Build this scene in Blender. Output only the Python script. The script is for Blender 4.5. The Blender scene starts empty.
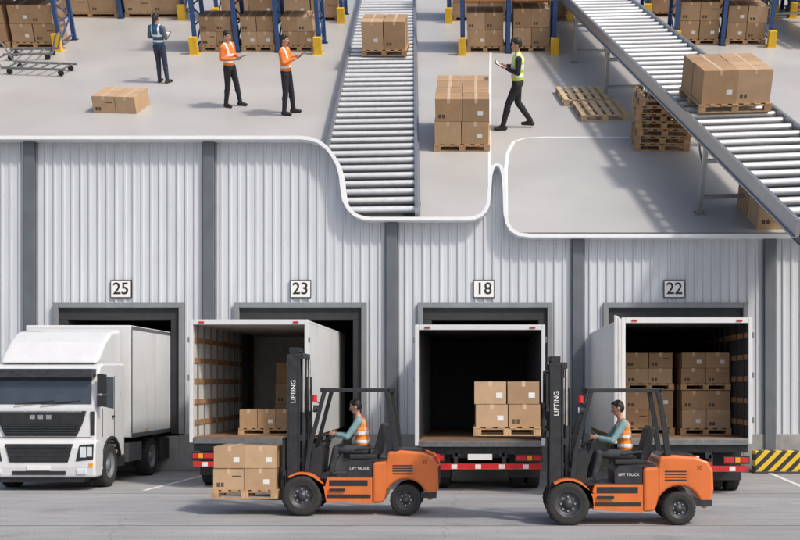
import bpy, math, random
import numpy as np
from mathutils import Vector, Matrix
random.seed(7)
sc = bpy.context.scene
col = sc.collection

# ------------------------------------------------------------------ materials
def M(name, c, rough=.6, metal=0., var=.08, scale=6., bump=0., bscale=60., coat=0., stretch=(1,1,1), dirt=0., dscale=1.2):
    m = bpy.data.materials.new(name); m.use_nodes = True
    nt = m.node_tree; N = nt.nodes; L = nt.links
    b = N['Principled BSDF']
    b.inputs['Roughness'].default_value = rough
    b.inputs['Metallic'].default_value = metal
    if coat: b.inputs['Coat Weight'].default_value = coat
    tc = N.new('ShaderNodeTexCoord'); mp = N.new('ShaderNodeMapping')
    mp.inputs['Scale'].default_value = stretch
    L.new(tc.outputs['Object'], mp.inputs['Vector'])
    n = N.new('ShaderNodeTexNoise'); n.inputs['Scale'].default_value = scale; n.inputs['Detail'].default_value = 6
    L.new(mp.outputs[0], n.inputs['Vector'])
    mx = N.new('ShaderNodeMix'); mx.data_type = 'RGBA'
    mr = N.new('ShaderNodeMapRange'); mr.inputs[1].default_value = .3; mr.inputs[2].default_value = .7
    L.new(n.outputs['Fac'], mr.inputs[0]); L.new(mr.outputs[0], mx.inputs[0])
    mx.inputs[6].default_value = (*[max(0, x*(1-var)) for x in c], 1)
    mx.inputs[7].default_value = (*[min(1, x*(1+var)) for x in c], 1)
    outc = mx.outputs[2]
    if dirt:
        n3 = N.new('ShaderNodeTexNoise'); n3.inputs['Scale'].default_value = dscale; n3.inputs['Detail'].default_value = 9; n3.inputs['Roughness'].default_value = .68
        mp3 = N.new('ShaderNodeMapping'); mp3.inputs['Scale'].default_value = (2.2,2.2,.5); mp3.inputs['Location'].default_value=(3.1,1.7,5.3)
        L.new(tc.outputs['Object'], mp3.inputs[0]); L.new(mp3.outputs[0], n3.inputs['Vector'])
        r3 = N.new('ShaderNodeMapRange'); r3.inputs[1].default_value=.52; r3.inputs[2].default_value=.78; r3.inputs[3].default_value=0; r3.inputs[4].default_value=dirt
        L.new(n3.outputs['Fac'], r3.inputs[0])
        m3 = N.new('ShaderNodeMix'); m3.data_type='RGBA'; L.new(r3.outputs[0], m3.inputs[0]); L.new(outc, m3.inputs[6])
        m3.inputs[7].default_value=(c[0]*.42+.02,c[1]*.39+.015,c[2]*.35+.01,1); outc=m3.outputs[2]
    L.new(outc, b.inputs['Base Color'])
    mr2 = N.new('ShaderNodeMapRange'); mr2.inputs[3].default_value = max(0, rough-.08); mr2.inputs[4].default_value = min(1, rough+.1)
    L.new(n.outputs['Fac'], mr2.inputs[0]); L.new(mr2.outputs[0], b.inputs['Roughness'])
    if bump:
        n2 = N.new('ShaderNodeTexNoise'); n2.inputs['Scale'].default_value = bscale; n2.inputs['Detail'].default_value = 4
        L.new(mp.outputs[0], n2.inputs['Vector'])
        bp = N.new('ShaderNodeBump'); bp.inputs['Strength'].default_value = bump; bp.inputs['Distance'].default_value = .01
        L.new(n2.outputs['Fac'], bp.inputs['Height']); L.new(bp.outputs[0], b.inputs['Normal'])
    return m

def asphalt_mat():
    m = bpy.data.materials.new('asphalt'); m.use_nodes = True
    nt = m.node_tree; N = nt.nodes; L = nt.links; b = N['Principled BSDF']
    b.inputs['Roughness'].default_value = .88
    tc = N.new('ShaderNodeTexCoord')
    def noise(s, d=6, st=(1,1,1)):
        mp = N.new('ShaderNodeMapping'); mp.inputs['Scale'].default_value = st
        L.new(tc.outputs['Object'], mp.inputs[0])
        n = N.new('ShaderNodeTexNoise'); n.inputs['Scale'].default_value = s; n.inputs['Detail'].default_value = d
        L.new(mp.outputs[0], n.inputs['Vector']); return n.outputs['Fac']
    def mul(a, lo, hi, f0=.3, f1=.7):
        r = N.new('ShaderNodeMapRange'); r.inputs[1].default_value=f0; r.inputs[2].default_value=f1
        r.inputs[3].default_value=lo; r.inputs[4].default_value=hi; L.new(a, r.inputs[0]); return r.outputs[0]
    fine = mul(noise(45,8), .70, 1.28); big = mul(noise(.35,4,(.5,1.6,1)), .82, 1.1); mid = mul(noise(2.2,7,(.3,1.5,1)), .86, 1.08)
    def mm(a, c):
        q = N.new('ShaderNodeMath'); q.operation='MULTIPLY'; L.new(a,q.inputs[0]); L.new(c,q.inputs[1]); return q.outputs[0]
    f = mm(mm(fine,big),mid)
    v = N.new('ShaderNodeTexVoronoi'); v.feature='DISTANCE_TO_EDGE'; v.inputs['Scale'].default_value=.13
    ad = N.new('ShaderNodeMixRGB'); ad.blend_type='ADD'; ad.inputs[0].default_value=.5
    nn = N.new('ShaderNodeTexNoise'); nn.inputs['Scale'].default_value=1.6; nn.inputs['Detail'].default_value=8
    L.new(tc.outputs['Object'], nn.inputs['Vector']); L.new(tc.outputs['Object'], ad.inputs[1]); L.new(nn.outputs['Color'], ad.inputs[2])
    L.new(ad.outputs[0], v.inputs['Vector'])
    cr = mul(v.outputs['Distance'], .80, 1., 0., .0025)
    st = mul(noise(.9,5,(1,1,1)), 1., .80, .60, .72)
    f = mm(mm(f, cr),st)
    mx = N.new('ShaderNodeMix'); mx.data_type='RGBA'; mx.blend_type='MULTIPLY'; mx.inputs[0].default_value=1
    mx.inputs[6].default_value=(.355,.355,.357,1)
    L.new(f, mx.inputs[7]); L.new(mx.outputs[2], b.inputs['Base Color'])
    bp = N.new('ShaderNodeBump'); bp.inputs['Strength'].default_value=.35; bp.inputs['Distance'].default_value=.01
    L.new(fine, bp.inputs['Height']); L.new(bp.outputs[0], b.inputs['Normal'])
    return m

def stripes_mat():
    m = bpy.data.materials.new('hazard_stripes'); m.use_nodes = True
    nt = m.node_tree; N = nt.nodes; L = nt.links; b = N['Principled BSDF']
    tc = N.new('ShaderNodeTexCoord'); s = N.new('ShaderNodeSeparateXYZ'); L.new(tc.outputs['Object'], s.inputs[0])
    a = N.new('ShaderNodeMath'); a.operation='SUBTRACT'; L.new(s.outputs[0],a.inputs[0]); L.new(s.outputs[2],a.inputs[1])
    d = N.new('ShaderNodeMath'); d.operation='MULTIPLY'; d.inputs[1].default_value=3.4; L.new(a.outputs[0],d.inputs[0])
    fr = N.new('ShaderNodeMath'); fr.operation='FRACT'; L.new(d.outputs[0],fr.inputs[0])
    g = N.new('ShaderNodeMath'); g.operation='GREATER_THAN'; g.inputs[1].default_value=.5; L.new(fr.outputs[0],g.inputs[0])
    mx = N.new('ShaderNodeMix'); mx.data_type='RGBA'; L.new(g.outputs[0],mx.inputs[0])
    mx.inputs[6].default_value=(.75,.5,.03,1); mx.inputs[7].default_value=(.03,.03,.03,1)
    L.new(mx.outputs[2], b.inputs['Base Color']); b.inputs['Roughness'].default_value=.55
    return m

def vest_mat(name, c, bands, stripe=(.75,.77,.78)):
    m = bpy.data.materials.new(name); m.use_nodes = True
    nt = m.node_tree; N = nt.nodes; L = nt.links; b = N['Principled BSDF']; b.inputs['Roughness'].default_value=.7
    tc = N.new('ShaderNodeTexCoord'); s = N.new('ShaderNodeSeparateXYZ'); L.new(tc.outputs['Object'], s.inputs[0])
    def math_(op,a,v):
        q=N.new('ShaderNodeMath'); q.operation=op; L.new(a,q.inputs[0])
        if isinstance(v,(int,float)): q.inputs[1].default_value=v
        else: L.new(v,q.inputs[1])
        return q.outputs[0]
    tot=None
    for z in bands:
        d = math_('ABSOLUTE', math_('SUBTRACT', s.outputs[2], z), 0)
        k = math_('LESS_THAN', d, .026)
        tot = k if tot is None else math_('MAXIMUM', tot, k)
    d = math_('ABSOLUTE', math_('SUBTRACT', math_('ABSOLUTE', s.outputs[1], 0), .105), 0)
    k = math_('MULTIPLY', math_('LESS_THAN', d, .024), math_('GREATER_THAN', s.outputs[2], max(bands)))
    tot = math_('MAXIMUM', tot, k)
    n = N.new('ShaderNodeTexNoise'); n.inputs['Scale'].default_value=18; L.new(tc.outputs['Object'],n.inputs['Vector'])
    m0 = N.new('ShaderNodeMix'); m0.data_type='RGBA'; L.new(n.outputs['Fac'],m0.inputs[0])
    m0.inputs[6].default_value=(*[x*.75 for x in c],1); m0.inputs[7].default_value=(*[min(1,x*1.2) for x in c],1)
    mx = N.new('ShaderNodeMix'); mx.data_type='RGBA'; L.new(tot,mx.inputs[0])
    L.new(m0.outputs[2],mx.inputs[6]); mx.inputs[7].default_value=(*stripe,1)
    L.new(mx.outputs[2], b.inputs['Base Color'])
    bp=N.new('ShaderNodeBump'); bp.inputs['Strength'].default_value=.6; bp.inputs['Distance'].default_value=.02
    L.new(n.outputs['Fac'],bp.inputs['Height']); L.new(bp.outputs[0],b.inputs['Normal'])
    return m

clad = M('cladding_white',(.575,.60,.635),.5,.0,.06,1.2,stretch=(3,1,.3),dirt=.2,dscale=.8)
rib_m = M('cladding_rib',(.545,.57,.605),.5,.0,.06,1.2,stretch=(3,1,.3),dirt=.2,dscale=.8)
steel_dk = M('pilaster_grey',(.13,.145,.165),.5,.2,.1,2)
frame_g = M('dock_frame_grey',(.22,.235,.25),.55,.1,.1,3)
seal_b = M('dock_seal_black',(.03,.031,.034),.8,0,.2,5)
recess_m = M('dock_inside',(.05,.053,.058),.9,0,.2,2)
concrete = M('dock_concrete',(.30,.30,.295),.85,0,.18,2.5,.3,30,dirt=.5)
border_m = M('panel_border_white',(.80,.82,.84),.4,0,.03,3)
floor_m = M('warehouse_concrete',(.485,.478,.465),.34,0,.07,.45,.03,30,dirt=.12,dscale=.5)
asph = asphalt_mat()
line_w = M('road_paint_white',(.72,.72,.71),.8,0,.25,14,dirt=.5,dscale=5)
joint_m = M('joint_dark',(.15,.15,.15),.9,0,.3,10)
white_p = M('truck_white_paint',(.68,.69,.70),.3,0,.03,3,coat=.35,dirt=.16,dscale=1.5)
white_box = M('box_body_white',(.68,.69,.695),.42,0,.04,2,dirt=.22,dscale=1.1)
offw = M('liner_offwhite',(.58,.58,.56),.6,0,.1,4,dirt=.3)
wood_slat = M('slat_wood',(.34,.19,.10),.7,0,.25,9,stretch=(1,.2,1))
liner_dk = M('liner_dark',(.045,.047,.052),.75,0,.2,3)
ply = M('floor_plywood',(.22,.13,.07),.7,0,.25,5)
black_p = M('black_plastic',(.022,.023,.026),.5,0,.25,8)
dkgrey = M('dark_steel',(.045,.047,.052),.42,.4,.25,8)
midgrey = M('mid_grey_steel',(.22,.225,.235),.4,.6,.15,8)
chrome = M('bright_steel',(.62,.63,.65),.25,.9,.08,8)
glass = M('dark_glass',(.045,.058,.07),.07,0,.15,3,coat=1)
lampg = M('lamp_glass',(.66,.70,.74),.12,0,.1,10,coat=1)
red_l = M('red_lamp',(.55,.02,.02),.3,0,.15,10,coat=.5)
amber = M('amber_lamp',(.85,.3,.02),.3,0,.1,10,coat=.5)
rubber = M('tyre_rubber',(.030,.029,.028),.85,0,.25,10,.3,50,dirt=0)
rim_g = M('rim_grey',(.30,.31,.33),.4,.6,.15,8)
rim_dk = M('rim_dark',(.07,.072,.08),.45,.3,.2,8)
orange = M('forklift_orange',(.70,.17,.035),.36,0,.07,3,coat=.3,dirt=.28,dscale=2.5)
seat_m = M('seat_vinyl',(.03,.03,.033),.6,0,.2,12)
cards = [M('cardboard_a',(.44,.285,.165),.85,0,.08,5,.15,25,dirt=.12,dscale=3), M('cardboard_b',(.36,.23,.13),.85,0,.08,5,.15,25,dirt=.12,dscale=3), M('cardboard_c',(.50,.335,.20),.85,0,.07,5,.15,25,dirt=.12,dscale=3), M('cardboard_d',(.41,.255,.14),.85,0,.08,5,.15,25,dirt=.15,dscale=3)]
tape = M('packing_tape',(.60,.45,.30),.4,0,.05,9)
label = M('paper_label',(.75,.75,.73),.6,0,.05,20)
print_dk = M('printed_mark',(.10,.07,.05),.8,0,.1,20)
pwood = M('pallet_wood',(.48,.30,.16),.75,0,.25,7,.2,30,dirt=.3,dscale=4)
pwood2 = M('pallet_wood_light',(.62,.46,.28),.75,0,.18,7,.2,30,dirt=.2,dscale=4)
roller_m = M('roller_steel',(.74,.75,.76),.32,.35,.06,9)
rail_m = M('conveyor_rail',(.40,.41,.42),.38,.7,.08,5)
gap_m = M('conveyor_pan',(.025,.027,.03),.9,0,.1,5)
blue = M('rack_blue',(.03,.085,.24),.45,.1,.1,6)
rack_or = M('rack_beam_orange',(.75,.22,.03),.45,0,.1,6)
yellow = M('guard_yellow',(.80,.48,.02),.45,0,.08,6,dirt=.3,dscale=4)
haz = stripes_mat()
sign_w = M('sign_white',(.78,.78,.77),.5,0,.03,8)
ink = M('sign_ink',(.015,.015,.016),.6,0,.1,8)
skin = M('skin',(.50,.27,.18),.5,0,.06,12)
hair_m = M('dark_hair',(.018,.013,.011),.55,0,.3,40,.4,120)
navy = M('navy_trousers',(.035,.045,.075),.85,0,.3,14,.5,22)
greytr = M('grey_trousers',(.045,.047,.053),.85,0,.3,14,.5,22)
blackcl = M('black_trousers',(.022,.023,.028),.85,0,.3,14,.5,22)
teal = M('teal_shirt',(.20,.33,.34),.8,0,.15,14,.4,22)
greysh = M('grey_shirt',(.10,.12,.15),.8,0,.15,14,.4,22)
orsh = M('orange_shirt',(.75,.20,.04),.8,0,.15,14,.4,22)
shoe_m = M('boots',(.02,.018,.017),.6,0,.2,12)
eye_w = M('eye_white',(.75,.73,.7),.3,0,.02,5)
lip = M('lips',(.32,.10,.08),.5,0,.05,9)
tab_m = M('tablet_dark',(.03,.035,.045),.2,0,.1,5,coat=.6)

# ------------------------------------------------------------------ mesh builder
class Bld:
    def __init__(s): s.v=[]; s.f=[]; s.m=[]; s.s=[]; s.mats=[]
    def mi(s,mat):
        if mat not in s.mats: s.mats.append(mat)
        return s.mats.index(mat)
    def add(s,vs,fs,mat,smooth=False):
        o=len(s.v); s.v+= [tuple(p) for p in vs]; k=s.mi(mat)
        for f in fs: s.f.append([i+o for i in f]); s.m.append(k); s.s.append(smooth)
    def box(s,x0,x1,y0,y1,z0,z1,mat,T=None):
        vs=[(x,y,z) for z in (z0,z1) for y in (y0,y1) for x in (x0,x1)]
        if T is not None: vs=[T@Vector(p) for p in vs]
        s.add(vs,[(0,2,3,1),(4,5,7,6),(0,1,5,4),(2,6,7,3),(0,4,6,2),(1,3,7,5)],mat)
    def beam(s,p0,p1,w,h,mat,up=(0,0,1)):
        p0=Vector(p0);p1=Vector(p1);d=(p1-p0);l=d.length;d.normalize();u=Vector(up)
        if abs(d.dot(u))>.98: u=Vector((0,1,0))
        a=d.cross(u).normalized();c=a.cross(d).normalized()
        R=Matrix((a,d,c)).transposed().to_4x4(); R.translation=p0
        s.box(-w/2,w/2,0,l,-h/2,h/2,mat,R)
    def cyl(s,p0,p1,r0,mat,r1=None,seg=14,caps=True):
        r1=r0 if r1 is None else r1
        p0=Vector(p0);p1=Vector(p1);d=(p1-p0).normalized()
        a=d.orthogonal().normalized();c=d.cross(a)
        vs=[];fs=[]
        for p,r in((p0,r0),(p1,r1)):
            for i in range(seg):
                t=2*math.pi*i/seg; vs.append(p+a*math.cos(t)*r+c*math.sin(t)*r)
        for i in range(seg):
            j=(i+1)%seg; fs.append((i,j,seg+j,seg+i))
        s.add(vs,fs,mat,True)
        if caps:
            s.add(vs[:seg],[tuple(range(seg))[::-1]],mat); s.add(vs[seg:],[tuple(range(seg))],mat)
    def prism(s,pts,plane,a0,a1,mat,smooth=False):
        def P(p,a):
            return {'xz':(p[0],a,p[1]),'yz':(a,p[0],p[1]),'xy':(p[0],p[1],a)}[plane]
        n=len(pts); vs=[P(p,a0) for p in pts]+[P(p,a1) for p in pts]
        fs=[tuple(range(n)),tuple(range(2*n-1,n-1,-1))]
        for i in range(n): j=(i+1)%n; fs.append((j,i,n+i,n+j))
        s.add(vs,fs,mat,smooth)
    def lathe(s,c,axis,prof,mat,seg=32,smooth=True):
        vs=[];fs=[];n=len(prof)
        for i in range(seg):
            t=2*math.pi*i/seg;ca,sa=math.cos(t),math.sin(t)
            for r,a in prof:
                if axis=='Y': vs.append((c[0]+r*ca,c[1]+a,c[2]+r*sa))
                elif axis=='X': vs.append((c[0]+a,c[1]+r*ca,c[2]+r*sa))
                else: vs.append((c[0]+r*ca,c[1]+r*sa,c[2]+a))
        for i in range(seg):
            j=(i+1)%seg
            for k in range(n-1): fs.append((i*n+k,i*n+k+1,j*n+k+1,j*n+k))
        s.add(vs,fs,mat,smooth)
    def sph(s,c,r,mat,seg=12,rings=8):
        if not hasattr(r,'__len__'): r=(r,r,r)
        vs=[];fs=[]
        for i in range(rings+1):
            p=math.pi*i/rings
            for j in range(seg):
                t=2*math.pi*j/seg
                vs.append((c[0]+r[0]*math.sin(p)*math.cos(t),c[1]+r[1]*math.sin(p)*math.sin(t),c[2]+r[2]*math.cos(p)))
        for i in range(rings):
            for j in range(seg):
                k=(j+1)%seg; fs.append((i*seg+j,(i+1)*seg+j,(i+1)*seg+k,i*seg+k))
        s.add(vs,fs,mat,True)
    def build(s,name,parent=None,matrix=None,bevel=0,seg=2):
        me=bpy.data.meshes.new(name); me.from_pydata(s.v,[],s.f)
        for m in s.mats: me.materials.append(m)
        me.polygons.foreach_set('material_index',s.m); me.polygons.foreach_set('use_smooth',s.s); me.update()
        import bmesh
        bm=bmesh.new(); bm.from_mesh(me); bmesh.ops.recalc_face_normals(bm,faces=bm.faces); bm.to_mesh(me); bm.free()
        o=bpy.data.objects.new(name,me); col.objects.link(o)
        if parent is not None: o.parent=parent
        if matrix is not None: o.matrix_basis=matrix
        if bevel:
            b=o.modifiers.new('bevel','BEVEL'); b.width=bevel; b.segments=seg; b.limit_method='ANGLE'; b.angle_limit=math.radians(40); b.harden_normals=False
        return o
def empty(name,matrix=None,parent=None):
    o=bpy.data.objects.new(name,None); col.objects.link(o); o.empty_display_size=.3
    if matrix is not None: o.matrix_basis=matrix
    if parent is not None: o.parent=parent
    return o
def text(body,size,matrix,mat,name,parent=None,ext=.003,bold=0.):
    c=bpy.data.curves.new('t','FONT'); c.body=body; c.size=size; c.align_x='CENTER'; c.align_y='CENTER'; c.extrude=ext; c.offset=bold
    o=bpy.data.objects.new('t',c); col.objects.link(o)
    dg=bpy.context.evaluated_depsgraph_get(); me=bpy.data.meshes.new_from_object(o.evaluated_get(dg))
    bpy.data.objects.remove(o); me.materials.clear(); me.materials.append(mat)
    q=bpy.data.objects.new(name,me); col.objects.link(q); q.matrix_basis=matrix
    if parent is not None: q.parent=parent
    return q
T=lambda x,y,z: Matrix.Translation((x,y,z))
Rz=lambda d: Matrix.Rotation(math.radians(d),4,'Z')
Rx=lambda d: Matrix.Rotation(math.radians(d),4,'X')
Ry=lambda d: Matrix.Rotation(math.radians(d),4,'Y')

# ------------------------------------------------------------------ camera, light, world
cam=bpy.data.cameras.new('camera'); co=bpy.data.objects.new('camera',cam); col.objects.link(co)
co.location=(0,0,2.2); co.rotation_euler=(math.radians(90),0,0)
cam.lens=49.5; cam.sensor_width=36; cam.shift_x=-.1; cam.shift_y=.14375; cam.clip_end=1000
sc.camera=co
sd=Vector((.80,-.72,1.05)).normalized()
elev=math.asin(sd.z); az=math.atan2(sd.x,sd.y)
w=bpy.data.worlds.new('World'); sc.world=w; w.use_nodes=True
sky=w.node_tree.nodes.new('ShaderNodeTexSky'); sky.sky_type='NISHITA'; sky.sun_disc=False
sky.sun_elevation=elev; sky.sun_rotation=az; sky.air_density=1.0; sky.dust_density=3.5
w.node_tree.links.new(sky.outputs[0],w.node_tree.nodes['Background'].inputs[0])
w.node_tree.nodes['Background'].inputs[1].default_value=.148
sl=bpy.data.lights.new('sun','SUN'); sl.energy=2.5; sl.angle=math.radians(5.0); sl.color=(1,.94,.86)
so=bpy.data.objects.new('sun',sl); col.objects.link(so); so.rotation_euler=(-sd).to_track_quat('-Z','Y').to_euler(); so.location=(10,-10,20)
sc.view_settings.view_transform='Standard'; sc.view_settings.look='None'; sc.view_settings.exposure=0

# ------------------------------------------------------------------ ground
b=Bld(); b.add([(-300,-100,0),(300,-100,0),(300,500,0),(-300,500,0)],[(0,1,2,3)],asph); b.build('ground')
def gline(p0,p1,wd,mat,z,name):
    p0=Vector((*p0,z));p1=Vector((*p1,z));n=(p1-p0).normalized().cross(Vector((0,0,1)))*wd/2
    q=Bld(); q.add([p0-n,p1-n,p1+n,p0+n],[(0,1,2,3)],mat); q.build(name)
for xx in (-10.9,-6.75,-2.25,2.35,7.15):
    gline((xx-.25,22.9),(xx+.12,28.0),.12,line_w,.005,'parking_line')
q=Bld()
for yy in (17.2,22.3):
    q.add([(-20,yy,.004),(16,yy,.004),(16,yy+.025,.004),(-20,yy+.025,.004)],[(0,1,2,3)],joint_m)
q.build('pavement_joint')

# ------------------------------------------------------------------ building
WY=28.2
outline=[(-20,8.53),(-4.55,8.53),(-4.30,8.505),(-4.08,8.43),(-3.88,8.28),(-3.73,8.09),(-3.60,7.85),(-3.52,7.55),(-3.48,7.2),(-3.44,6.95),(-3.33,6.74),(-3.16,6.58),(-2.95,6.50),(-2.75,6.48),(-.38,6.48),(-.15,6.50),(.02,6.57),(.14,6.69),(.21,6.86),(.24,7.2),(.27,7.6),(.33,7.80),(.43,7.86),(.53,7.80),(.59,7.6),(.62,7.2),(.64,6.62),(.69,6.38),(.80,6.2),(.98,6.09),(1.28,6.05),(16,6.05)]
outline=[(a,z-.075) for a,z in outline]
ox=np.array([p[0] for p in outline]); oz=np.array([p[1] for p in outline])
ztop=lambda x: float(np.interp(x,ox,oz))
doors=[(-10.77,-7.69),(-6.15,-3.03),(-1.46,1.72),(3.28,6.72)]
DT=4.17; SILL=.9; PB=.95
pil=[-16.2,-11.51,-6.93,-2.256,2.5,7.41,12.1]
bld=empty('warehouse_building')
b=Bld()
xs=set(np.round(np.arange(-20,16.01,.05),3).tolist())|{round(e,3) for d in doors for e in d}|set(np.round(ox,3).tolist())
xs=sorted(xs)
def inside(x): return any(a<x<c for a,c in doors)
for x0,x1 in zip(xs[:-1],xs[1:]):
    zb=DT if inside((x0+x1)/2) else PB
    b.add([(x0,WY,zb),(x1,WY,zb),(x1,WY,ztop(x1)),(x0,WY,ztop(x0))],[(0,1,2,3)],clad)
b.build('cladding',bld)
b=Bld()
x=-19.9
while x<15.9:
    if not any(abs(x-p)<.22 for p in pil):
        zb=DT+.132 if inside(x) or any(abs(x-e)<.16 for d in doors for e in d) else PB
        zt=min(ztop(x-.04),ztop(x+.04))-.02
        y0=WY-.001
        vs=[(x-.045,y0,zb),(x-.022,WY-.035,zb),(x+.022,WY-.035,zb),(x+.045,y0,zb),(x-.045,y0,zt),(x-.022,WY-.035,zt),(x+.022,WY-.035,zt),(x+.045,y0,zt)]
        b.add(vs,[(0,1,5,4),(1,2,6,5),(2,3,7,6),(0,3,2,1)],rib_m)
    x+=.225
b.build('cladding_ribs',bld)
b=Bld()
for p in pil:
    zt=min(ztop(p-.14),ztop(p+.14))-.03
    b.box(p-.14,p+.14,WY-.14,WY+.05,0,zt,steel_dk)
    b.box(p-.19,p-.14,WY-.06,WY+.05,.96,zt,frame_g); b.box(p+.14,p+.19,WY-.06,WY+.05,.96,zt,frame_g)
b.build('pilasters',bld,bevel=.012)
b=Bld()
prev=-20
for a,c in doors+[(16,16)]:
    b.box(prev,a if a<16 else 16,WY-.09,WY+.2,0,PB,concrete)
    if a<16:
        b.box(a,c,WY-.088,WY+.2,0,SILL-.002,concrete)
    prev=c
b.build('concrete_plinth',bld,bevel=.015)
b=Bld()
for a,c in doors:
    f=.13
    b.box(a-f,a,WY-.14,WY+.1,PB+.003,DT+f,frame_g); b.box(c,c+f,WY-.14,WY+.1,PB+.003,DT+f,frame_g); b.box(a,c,WY-.14,WY+.1,DT,DT+f,frame_g)
    b.box(a,a+.22,WY-.05,WY+.5,PB,DT-.3,seal_b); b.box(c-.22,c,WY-.05,WY+.5,PB,DT-.3,seal_b); b.box(a,c,WY-.05,WY+.5,DT-.3,DT,seal_b)
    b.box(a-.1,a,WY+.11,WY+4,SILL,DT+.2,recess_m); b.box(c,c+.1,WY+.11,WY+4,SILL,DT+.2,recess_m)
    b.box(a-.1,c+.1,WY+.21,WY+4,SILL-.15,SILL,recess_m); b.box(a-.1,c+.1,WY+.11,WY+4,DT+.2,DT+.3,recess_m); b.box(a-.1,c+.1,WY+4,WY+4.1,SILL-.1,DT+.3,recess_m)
    for xx in (a+.25,c-.45): b.box(xx,xx+.2,WY-.2,WY-.091,.35,.85,black_p)
b.build('dock_doors',bld,bevel=.01)
b=Bld(); pts=[Vector((p[0],p[1])) for p in outline]; th=.045; top=[];bot=[]  # panel border shaped as an added ledge; its overhang throws the drop shadow
for i,p in enumerate(pts):
    t=(pts[min(i+1,len(pts)-1)]-pts[max(i-1,0)]).normalized(); n=Vector((-t.y,t.x)); top.append(p+n*th); bot.append(p-n*th)
ya,yb=WY-.40,WY+.12
for i in range(len(pts)-1):
    a,c,d,e=top[i],top[i+1],bot[i+1],bot[i]
    b.add([(a.x,ya,a.y),(c.x,ya,c.y),(d.x,ya,d.y),(e.x,ya,e.y)],[(0,1,2,3)],border_m)
    b.add([(a.x,ya,a.y),(c.x,ya,c.y),(c.x,yb,c.y),(a.x,yb,a.y)],[(0,1,2,3)],border_m,True)
    b.add([(e.x,ya,e.y),(d.x,ya,d.y),(d.x,yb,d.y),(e.x,yb,e.y)],[(0,1,2,3)],border_m,True)
    b.add([(a.x,yb,a.y),(c.x,yb,c.y),(d.x,yb,d.y),(e.x,yb,e.y)],[(0,1,2,3)],border_m)
b.build('panel_border',bld)
for num,xx in (('25',-9.18),('23',-4.59),('18',.1),('22',4.97)):
    e=empty('dock_number_sign',T(xx,WY-.06,4.66))
    b=Bld(); b.box(-.27,.27,-.012,.024,-.23,.23,ink); b.box(-.25,.25,-.016,-.0125,-.21,.21,sign_w); b.build('plate',e)
    text(num,.42,T(0,-.02,-.005)@Rx(90),ink,'number',e,bold=.004)
b=Bld(); b.box(-.56,.56,-.18,.18,.0,.56,haz); b.box(-.6,.6,-.22,.22,.0,.05,dkgrey)
b.build('hazard_barrier',matrix=T(7.42,27.6,0),bevel=.02)

# ------------------------------------------------------------------ boxes & pallets
def carton(b,x,y,z,w,d,h,mat=None,lab=True,tp=True):
    mat=mat or random.choice(cards); g=.006
    b.box(x+g,x+w-g,y+g,y+d-g,z+.002,z+h-g,mat)
    if tp:
        b.box(x+w/2-.028,x+w/2+.028,y+g-.002,y+d-g+.002,z+h-g-.08,z+h-g+.002,tape)
        b.box(x+g+.0,x+w-g-.0,y+d/2-.003,y+d/2+.003,z+h-g,z+h-g+.001,print_dk)
    if lab:
        k=random.random(); u=random.uniform(.55,.7)
        if k<.40: b.box(x+w*u,x+w*u+.10,y+g-.003,y+g,z+h*.28,z+h*.28+.08,label)
        if k>.45:
            b.box(x+w*.12,x+w*.12+.05,y+g-.002,y+g,z+h*.15,z+h*.15+.07,print_dk)
            b.box(x+w*.12+.07,x+w*.12+.12,y+g-.002,y+g,z+h*.15,z+h*.15+.07,print_dk)
        if k>.8: b.box(x+w*.6,x+w*.88,y+g-.002,y+g,z+h*.6,z+h*.66,print_dk)
def pallet(b,x0,x1,y0,y1,z,mat=pwood,h=.14):
    w=x1-x0;d=y1-y0
    for i in range(3):
        yy=y0+(d-.1)*i/2
        b.box(x0,x1,yy,yy+.1,z,z+.02,mat)
        for j in range(3):
            xx=x0+(w-.12)*j/2; b.box(xx,xx+.12,yy+.001,yy+.099,z+.0205,z+h-.042,mat)
        b.box(x0+.001,x1-.001,yy+.002,yy+.098,z+h-.0415,z+h-.0225,mat)
    n=max(6,int(w/.16))
    for i in range(n):
        xx=x0+(w-.11)*i/(n-1); b.box(xx,xx+.11,y0-.004+random.uniform(-.006,.004),y1+.004,z+h-.022,z+h,mat)
def load(b,x0,x1,y0,y1,z,nx,ny,nz,h,mat=pwood,drop=()):
    pallet(b,x0,x1,y0,y1,z,mat); w=(x1-x0-.04)/nx; d=(y1-y0-.04)/ny
    for k in range(nz):
        for i in range(nx):
            for j in range(ny):
                if (i,j,k) in drop: continue
                jit=random.uniform(-.014,.014)
                carton(b,x0+.02+w*i+jit,y0+.02+d*j+random.uniform(-.012,.008),z+.14+h*k,w,d,h)

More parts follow.
